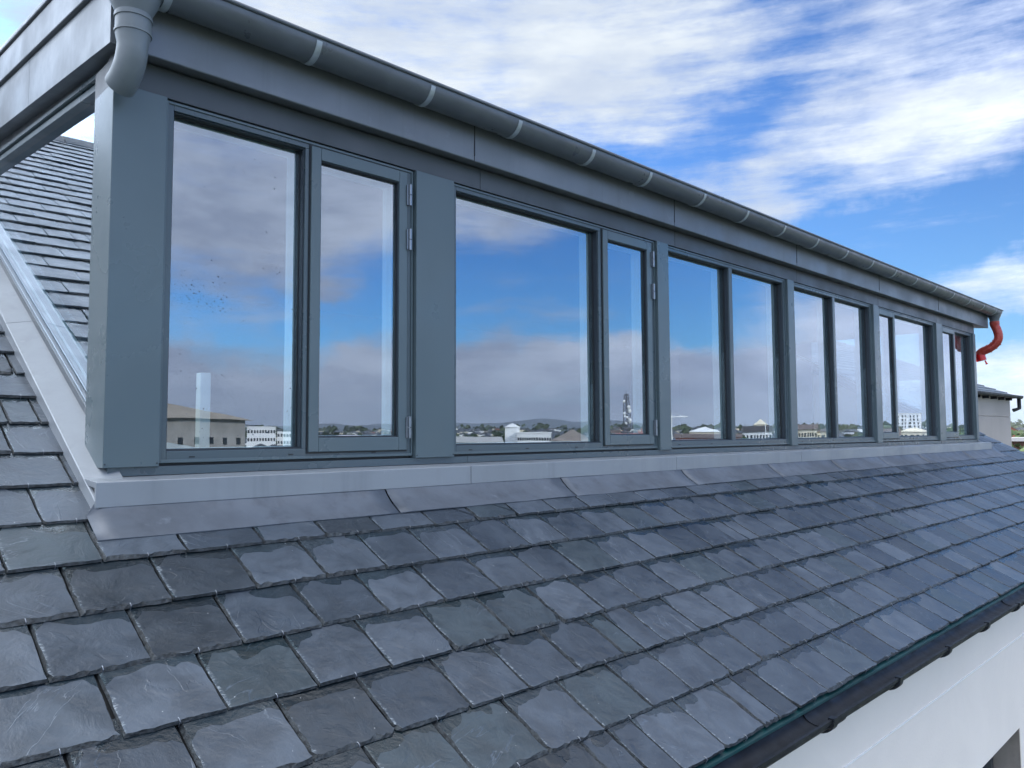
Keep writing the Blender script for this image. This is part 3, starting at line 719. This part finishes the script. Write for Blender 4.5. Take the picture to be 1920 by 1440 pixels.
b.build('hipped_roof',NS,nb)
b=MB(); b.prismx(arc(5.76,1.0,.06,180,360,8)+[(5.82,1.03),(5.70,1.03)],14,27.05); b.box(14,26.95,5.82,6.0,.955,.985)
for k in range(16): b.box(14.3+k*.8,14.36+k*.8,5.84,5.999,.88,.954)
b.build('gutter',BLACK,nb,smooth=False)
b=MB(); b.tube([(26.98,5.80,.98),(26.98,5.82,.72),(26.92,5.9,.62),(26.84,5.94,.56),(26.84,5.94,GZ)],.05,10) if False else b.tube([(26.95,5.80,.98),(26.95,5.80,.66),(26.83,5.93,.60)],.055,10); b.build('downpipe',BLACK,nb,smooth=True)
# ================================================================== TOWN (seen in the glass and beyond the wing)
def pos(az_,r):
    # bearings of reflected things are those of their mirror image in the glass plane Y=3.03
    return Vector((r*math.cos(R(az_)),r*math.sin(R(az_))+(6.06 if az_<0 else 0),0))
def P3(az_,r,z): p=pos(az_,r); return (p.x,p.y,z)
CREAM=mat('cream_wall',(.76,.68,.52),.9,0,.08,.1); WHW=mat('white_wall',(.90,.90,.88),.9,0,.05,.1); STONE=mat('grey_stone',(.42,.40,.38),.9,0,.15,.3)
BRICK=mat('red_brick',(.33,.12,.08),.9,0,.15,.3); ROOFB=mat('brown_roof',(.14,.11,.10),.8,0,.2,.3); ROOFG=mat('slate_grey_roof',(.10,.11,.13),.7,0,.2,.3); TANR=mat('tan_roof',(.34,.29,.23),.8,0,.1,.2)
WIN=mat('dark_window_glass',(.02,.025,.03),.2); REDM=mat('red_steel',(.5,.10,.05),.5)
def block(name,label,cat,az0,az1,r,depth,ztop,wm,rm,roof='flat',rh=2.,rows=0,cols=0,wh=1.2,wfrac=.5,z_first=None,pitch=3.,r1=None,group=None,over=.4):
    """building whose front faces the camera between two bearings"""
    A=pos(az0,r); B=pos(az1,r1 or r); Lx=(B-A).length; ang=math.atan2((B-A).y,(B-A).x)
    # local: x along front, y away from the camera, z up
    o=empty(name,(A.x,A.y,GZ),ang,label=label,cat=cat,group=group)
    away=Vector((-math.sin(ang),math.cos(ang),0)); sg=1 if away.dot(A)>0 else -1
    H=ztop-GZ; y0,y1=(0,depth) if sg>0 else (-depth,0)
    MB().box(0,Lx,y0,y1,0,H).build('wall',wm,o)
    ov=over
    if roof=='flat': MB().box(-.2,Lx+.2,y0-.2,y1+.2,H,H+.35).build('roof',rm,o)
    elif roof=='hip':
        k=min(depth/2,Lx/2)
        v=[(-ov,y0-ov,H),(Lx+ov,y0-ov,H),(Lx+ov,y1+ov,H),(-ov,y1+ov,H),(k,(y0+y1)/2,H+rh),(Lx-k,(y0+y1)/2,H+rh)]
        MB().add(v,[(0,1,5,4),(1,2,5),(2,3,4,5),(3,0,4),(3,2,1,0)]).build('roof',rm,o)
    elif roof=='gable':
        v=[(-ov,y0-ov,H),(Lx+ov,y0-ov,H),(Lx+ov,y1+ov,H),(-ov,y1+ov,H),(-ov,(y0+y1)/2,H+rh),(Lx+ov,(y0+y1)/2,H+rh)]
        MB().add(v,[(0,1,5,4),(1,2,5),(2,3,4,5),(3,0,4),(3,2,1,0)]).build('roof',rm,o)
    elif roof=='barrel':
        b=MB(); pr=[(Lx*i/12,H+rh*math.sin(math.pi*i/12)) for i in range(13)]; b.prismy(pr,y0-ov,y1+ov); b.build('roof',rm,o,smooth=True)
    yf=y0 if sg>0 else y1; d=-sg
    for i in range(rows):
        z=(H-1.6-i*pitch) if z_first is None else z_first-GZ-i*pitch
        if rows*cols<=40:
            for j in range(cols):
                cx_=Lx*(j+.5)/cols; w=Lx/cols*wfrac/2
                MB().box(cx_-w,cx_+w,min(yf,yf+d*.06),max(yf,yf+d*.06),z-wh/2,z+wh/2).build('window',WIN,o)
        else:
            b=MB()
            for j in range(cols):
                cx_=Lx*(j+.5)/cols; w=Lx/cols*wfrac/2; b.box(cx_-w,cx_+w,min(yf,yf+d*.06),max(yf,yf+d*.06),z-wh/2,z+wh/2)
            b.build('window_row',WIN,o)
    return o
block('stone_hall','large grey stone building with a tan hipped roof reflected in the first window','building',-80,-64.7,118,24,2.75,STONE,TANR,'hip',3.6,1,13,1.3,.30,z_first=-1.3,r1=165,over=1.2)
block('office_block','white office block reflected right of the stone building','building',-64.6,-62.6,300,18,2.6,WHW,WHW,'flat',0,2,10,1.2,.6)
block('office_block','lower white office block with a stepped front reflected in the first window','building',-62.5,-60.6,320,20,1.3,WHW,ROOFG,'flat',0,2,9,1.2,.6)
block('curved_hall','pale pink hall with a low curved roof reflected in the narrow first sash','building',-60.8,-54.5,190,24,-2.2,mat('pinkish_wall',(.62,.54,.58),.8),mat('pinkish_sheet_roof',(.66,.56,.64),.6),'barrel',2.1)
block('retail_shed','flat grey shed roof reflected low in the second window','building',-50.5,-46.3,150,30,-1.9,WHW,mat('pale_sheet_roof',(.5,.49,.46),.7),'gable',1.1)
block('stand_building','white building with a long dark window band reflected in the second window','building',-45.2,-42.7,210,16,-.1,WHW,WHW,'flat',0,2,14,.8,.72,pitch=1.6)
block('stand_tower','white square turret beside the banded building','building',-46.1,-45.0,214,6,1.6,WHW,WHW,'hip',1.2)
block('pitched_hall','brown steep roofed hall reflected right of the banded building','building',-42.7,-39.5,185,20,-2.,STONE,mat('brown_grey_roof',(.26,.22,.19),.85,0,.2,.5),'hip',3.0,over=.6)
block('row_house','cream houses beside the mast foot','building',-38.6,-37.7,260,9,-.7,CREAM,ROOFB,'gable',1.6,1,3)
block('mast_depot','white depot at the foot of the lattice mast','building',-37.9,-35.4,215,12,-.5,WHW,REDM,'flat',0,1,6)
block('civic_hall','cream hall with a stepped white roof reflected in the third window','building',-32.6,-30.4,300,18,.2,CREAM,WHW,'hip',2.0,1,8)
block('brick_terrace','low red brick terrace reflected in the third window','building',-33.6,-29.0,230,9,-1.6,BRICK,ROOFB,'gable',1.2,1,8)
block('gabled_hotel','white hotel with a long dark roof reflected in the third window','building',-28.9,-26.9,250,12,.0,WHW,mat('dark_roof',(.05,.045,.045),.7),'gable',1.9,2,9)
block('domed_house','tall cream building rising behind the dark roofed hotel','building',-28.2,-27.2,330,12,3.0,CREAM,CREAM,'hip',2.4,1,4)
block('cream_terrace','cream terrace with a broken roofline reflected in the fourth window','building',-25.4,-23.9,240,12,.6,CREAM,ROOFB,'gable',1.5,2,8)
block('cream_terrace','shorter cream terrace right of the broken roofline terrace','building',-23.9,-22.6,250,12,-.1,CREAM,ROOFB,'hip',1.6,2,6)
block('white_villa','white house with a flat roof reflected beside the fourth mullion','building',-20.9,-19.8,260,12,.2,WHW,WHW,'flat',0,2,5)
block('brick_house','red brick house below the tower block','building',-19.9,-18.9,200,10,-1.,BRICK,ROOFB,'gable',1.6,1,4)
block('tower_block','tall white tower block with rows of small windows reflected in the fifth window','building',-19.3,-17.6,520,18,10.4,WHW,WHW,'flat',0,7,7,1.3,.4,pitch=2.1)
block('cream_villa','cream low building at the foot of the tower block','building',-18.9,-17.0,300,14,-.3,CREAM,CREAM,'hip',1.5,1,6)
# lattice mast with dishes
GRY=mat('mast_steel',(.16,.16,.17),.5,.3)
mp=pos(-37.1,215); ms=empty('lattice_mast',(mp.x,mp.y,-1),label='tall grey lattice mast hung with white dishes reflected in the second sash',cat='mast')
b=MB(); H=11.5
def leg(q,h): w=2.0*(1-h/H*.55); return Vector(((q in(1,2))*w-w/2,(q in(2,3))*w-w/2,h))
for q in range(4): b.tube([leg(q,0),leg(q,H)],.085,4)
n=12
for i in range(n):
    h0,h1=H*i/n,H*(i+1)/n
    for q in range(4): b.tube([leg(q,h0),leg((q+1)%4,h1)],.045,3); b.tube([leg(q,h1),leg((q+1)%4,h1)],.04,3); b.tube([leg((q+1)%4,h0),leg(q,h1)],.04,3)
b.build('lattice_frame',GRY,ms)
for (dx_,dy_,h,r_) in ((1.0,.9,8.0,.55),(1.2,.9,7.0,.6),(1.3,1.,4.4,.65),(1.4,.9,3.9,.45),(-1.,.9,9.4,.4),(-1.1,.8,6.2,.4),(-1.,.9,5.4,.35),(.1,1.,5.2,.4),(-.6,.9,3.6,.4)):
    d=Vector((-mp.x,-mp.y,0)).normalized(); c=Vector((dx_,0,h))+d*1.0
    r_*=.95; MB().tube([c,c+d*.35,c+d*.5],[r_,r_,r_*.6],14).build('dish',WHW,ms,smooth=True)
b=MB(); b.tube([(0,0,H),(0,0,H+1.2)],.04,4); b.build('aerial',GRY,ms)
cp=pos(-36.0,210); cr=empty('red_gantry',(cp.x,cp.y,-3),label='red steel gantry beside the foot of the lattice mast',cat='gantry')
b=MB()
for x in (-1.6,-.4,.8,1.8): b.tube([(x,0,0),(x,0,4.4-abs(x)*.5)],.14,4)
for z in (1.,2.2,3.2): b.tube([(-1.8,0,z),(1.9,0,z)],.12,4)
b.tube([(-1.6,0,1),(-.4,0,3.2)],.1,4); b.tube([(.8,0,1),(1.8,0,3.2)],.1,4); b.build('gantry_frame',REDM,cr)
# tower crane
kp=pos(-33.9,420); kc=empty('tower_crane',(kp.x,kp.y,GZ),label='thin white tower crane reflected at the left of the third window',cat='crane')
t_=Vector((-kp.y,kp.x,0)).normalized()
b=MB(); b.box(-.5,.5,-.5,.5,0,21.5); b.build('crane_mast',WHW,kc); b=MB(); a_=Vector((0,0,20.8)); b.tube([a_-t_*3,a_+t_*8.5],.4,4); b.tube([a_+t_*8.5,Vector((0,0,23))],.12,4); b.tube([a_+Vector((0,0,0)),Vector((0,0,23.2))],.3,4); b.build('crane_jib',WHW,kc)
fp=pos(-27.3,200); fo=empty('flagpole',(fp.x,fp.y,GZ),label='thin white pole in front of the gabled hotel',cat='pole'); MB().tube([(0,0,0),(0,0,15.3)],.09,6).build('pole_shaft',WHW,fo); MB().tube([(0,0,15.3),(0,0,15.5)],.2,6).build('pole_cap',WHW,fo)
# scattered far houses: uncountable
b=MB(); rnd=random.Random(4)
for i in range(2400):
    a=rnd.uniform(-82,-9) if i<2200 else rnd.uniform(3,20); r=rnd.choice([rnd.uniform(260,800),rnd.uniform(700,2300)])
    if i>=2200: r=rnd.uniform(160,700)
    p=pos(a,r); w=rnd.uniform(6,14); d=rnd.uniform(6,10); h=rnd.uniform(3.5,6.5)*(1+r/1500*.35); z0=GZ+max(0,min(r,1000)-300)*.0155
    an=rnd.uniform(-.5,.5)+R(a); c,s_=math.cos(an),math.sin(an); mi=rnd.choice([0,0,1,1,2]); 
    pts=[(-w/2,-d/2),(w/2,-d/2),(w/2,d/2),(-w/2,d/2)]; L=[(p.x+x*c-y*s_,p.y+x*s_+y*c) for x,y in pts]
    b.add([(x,y,GZ-1) for x,y in L]+[(x,y,z0+h) for x,y in L],[(0,1,5,4),(1,2,6,5),(2,3,7,6),(3,0,4,7)],mi)
    m0=((L[0][0]+L[3][0])/2,(L[0][1]+L[3][1])/2,z0+h+2); m1=((L[1][0]+L[2][0])/2,(L[1][1]+L[2][1])/2,z0+h+2)
    b.add([(x,y,z0+h) for x,y in L]+[m0,m1],[(0,1,5,4),(2,3,4,5),(1,2,5),(3,0,4)],3)
tag(b.build('distant_houses',[WHW,CREAM,BRICK,ROOFG]),'countless small pale houses spread over the far town','houses',kind='stuff')
b=MB(); rnd=random.Random(8)
for i in range(420):
    a=rnd.uniform(-82,-9) if i<370 else rnd.uniform(5,15); r=rnd.uniform(200,1500); p=pos(a,r); z0=GZ+max(0,min(r,1000)-300)*.0155; sz=rnd.uniform(2,4)*(1+r/1500)
    for j in range(16):
        c=Vector((p.x+rnd.gauss(0,sz*.7),p.y+rnd.gauss(0,sz*.7),z0+sz*rnd.uniform(.5,2.))); u=Vector((rnd.gauss(0,1),rnd.gauss(0,1),rnd.gauss(0,1))).normalized(); w=u.orthogonal().normalized(); q_=sz*.42
        b.add([c-u*q_-w*q_,c+u*q_-w*q_*.8,c+u*q_*.8+w*q_,c-u*q_*.9+w*q_*.9],[(0,1,2,3)])
tag(b.build('distant_trees',mat('far_leaves',(.06,.08,.04),.8,0,.4,.1)),'countless dark trees between the far houses','trees',kind='stuff')
# trees
LEAF=mat('leaves',(.060,.095,.030),.7,0,.5,1.5); LEAF2=mat('dark_leaves',(.035,.06,.025),.7,0,.4,1.5); BARK=mat('bark',(.08,.06,.045),.9)
def tree(az_,r,ztop,cr_,label,lm,n=900,group=None,ch=None):
    p=pos(az_,r); H=ztop-GZ; o=empty('broadleaf_tree',(p.x,p.y,GZ),label=label,cat='tree',group=group)
    rn=random.Random(int(r*10+az_*7)); b=MB(); b.tube([(0,0,0),(.1,0,H*.3),(0,.1,H*.6),(0,0,H*.85)],[.35,.28,.18,.05],8)
    for i in range(6):
        a=rn.uniform(0,6.28); z=H*rn.uniform(.3,.6); b.tube([(0,0,z),(math.cos(a)*cr_*.4,math.sin(a)*cr_*.4,z+H*.12),(math.cos(a)*cr_*.7,math.sin(a)*cr_*.7,z+H*.22)],[.14,.09,.03],5)
    b.build('trunk',BARK,o); b=MB(); cl=[]
    for i in range(22):
        a=rn.uniform(0,6.28); q=rn.random()**.5; z=rn.uniform(.35,.95); w=math.sin(math.pi*min(1,(z-.2)/.85))
        cl.append((Vector((math.cos(a)*cr_*q*w,math.sin(a)*cr_*q*w,H*z)),cr_*rn.uniform(.22,.42)))
    for i in range(n):
        c,rr_=rn.choice(cl); d=Vector((rn.gauss(0,1),rn.gauss(0,1),rn.gauss(0,1))).normalized()*rr_*rn.uniform(.6,1.05)
        q=c+d; s_=rn.uniform(.14,.34)*cr_/3; u=Vector((rn.gauss(0,1),rn.gauss(0,1),rn.gauss(0,1))).normalized(); w=u.orthogonal().normalized()
        b.add([q-u*s_-w*s_*.6,q+u*s_-w*s_*.5,q+u*s_*.8+w*s_*.6,q-u*s_*.9+w*s_*.7],[(0,1,2,3)])
    b.build('crown',lm,o); return o
tree(11.6,70,.35,3.2,'light green tree behind the white roofed outbuilding',LEAF,2200)
tree(12.25,64,-.9,1.6,'small bright green bush below the white roofed outbuilding',LEAF,1200)
tree(11.3,60,-.5,2.4,'green tree cut by the right edge of the photo',LEAF,1500)
tree(13.3,150,.55,4,'distant dark tree behind the red brick house',LEAF2,1500)
tree(10.4,110,.9,5,'tall dark tree outside the far right edge',LEAF2,1500)
for i,(a,r,z,c,lb) in enumerate(((-47.6,230,-.8,5,'dark tree left of the white turret, behind the grey shed'),(-46.6,235,-.3,5,'tallest dark tree close beside the white turret'),(-48.6,240,-.9,5,'dark tree farthest left behind the grey shed'),
  (-39.2,220,-.2,5,'dark tree right of the brown steep roofed hall'),(-38.7,235,.2,4,'dark tree between the brown roofed hall and the cream houses'),(-41.5,260,.2,5,'dark tree just behind the brown steep roofed hall'),
  (-16.2,240,-.3,6,'green tree nearest the tower block on its right'),(-15.2,230,.2,6,'middle green tree right of the tower block'),(-14.2,240,.1,6,'green tree reflected in the last window at the right'),(-29.4,240,-.6,4,'green tree left of the dark roofed hotel'))):
    tree(a,r,z,c,lb,LEAF2 if i<7 else LEAF,700,group='trees among the reflected town buildings')
# houses beyond the wing on the right
h=empty('brick_house',(0,0,0),label='small red brick gabled house with a chimney past the beige wing',cat='house')
p=pos(12.95,110); h.location=(p.x,p.y,GZ); h.rotation_euler=(0,0,R(12.7))
H_=-.25-GZ; b=MB(); b.box(-4,4,-1.6,1.6,0,H_); b.add([(-4,-1.6,H_),(-4,1.6,H_),(-4,0,H_+1.1),(4,-1.6,H_),(4,1.6,H_),(4,0,H_+1.1)],[(0,2,1),(3,4,5)]); b.build('wall',BRICK,h)
b=MB(); b.add([(-4.2,-1.8,H_-.1),(4.2,-1.8,H_-.1),(4.2,0,H_+1.2),(-4.2,0,H_+1.2),(-4.2,1.8,H_-.1),(4.2,1.8,H_-.1)],[(0,1,2,3),(3,2,5,4)]); b.build('roof',mat('red_tile_roof',(.26,.07,.05),.8,0,.2,2.),h)
MB().box(-3.,-2.4,-.3,.3,H_+.3,H_+1.9).build('chimney',BRICK,h)
h=empty('outbuilding',(0,0,0),label='low outbuilding with a pale roof in front of the brick house',cat='outbuilding')
p=pos(12.0,66); h.location=(p.x,p.y,GZ); h.rotation_euler=(0,0,R(12))
MB().box(-2,2,-1.6,1.3,0,11.75).build('wall',mat('brown_brick_wall',(.16,.08,.06),.9,0,.2,2.),h); MB().box(-2.3,2.3,-1.8,1.6,11.75,12.0).build('roof',mat('pale_roof',(.55,.52,.5),.6),h)
h=empty('shed',(0,0,0),label='dark flat roofed shed below the green bush at the right edge',cat='shed')
p=pos(12.1,50); h.location=(p.x,p.y,GZ); h.rotation_euler=(0,0,R(12)); MB().box(-3,3,-2.6,1.6,0,11.05).build('wall',BRICK,h); MB().box(-3.2,3.2,-2.8,1.8,11.05,11.3).build('roof',mat('bitumen_roof',(.025,.027,.03),.6),h)

# ================================================================== HAZE
hz=MB().box(-7500,7500,-7500,7500,GZ-1,160).build('haze',None) if False else None
b=MB().box(-8200,8200,-8200,8200,GZ-1,170)
hm=bpy.data.materials.new('haze_air'); hm.use_nodes=True; q=NT(hm.node_tree); q.n.clear()
o=q.new('ShaderNodeOutputMaterial'); pv=q.new('ShaderNodeVolumePrincipled'); pv.inputs['Color'].default_value=(.86,.92,1,1); pv.inputs['Density'].default_value=.00009; pv.inputs['Anisotropy'].default_value=.0
q.l.new(pv.outputs[0],o.inputs['Volume']); tag(b.build('haze',hm),'thin pale haze over the far town and hills','haze',kind='stuff')
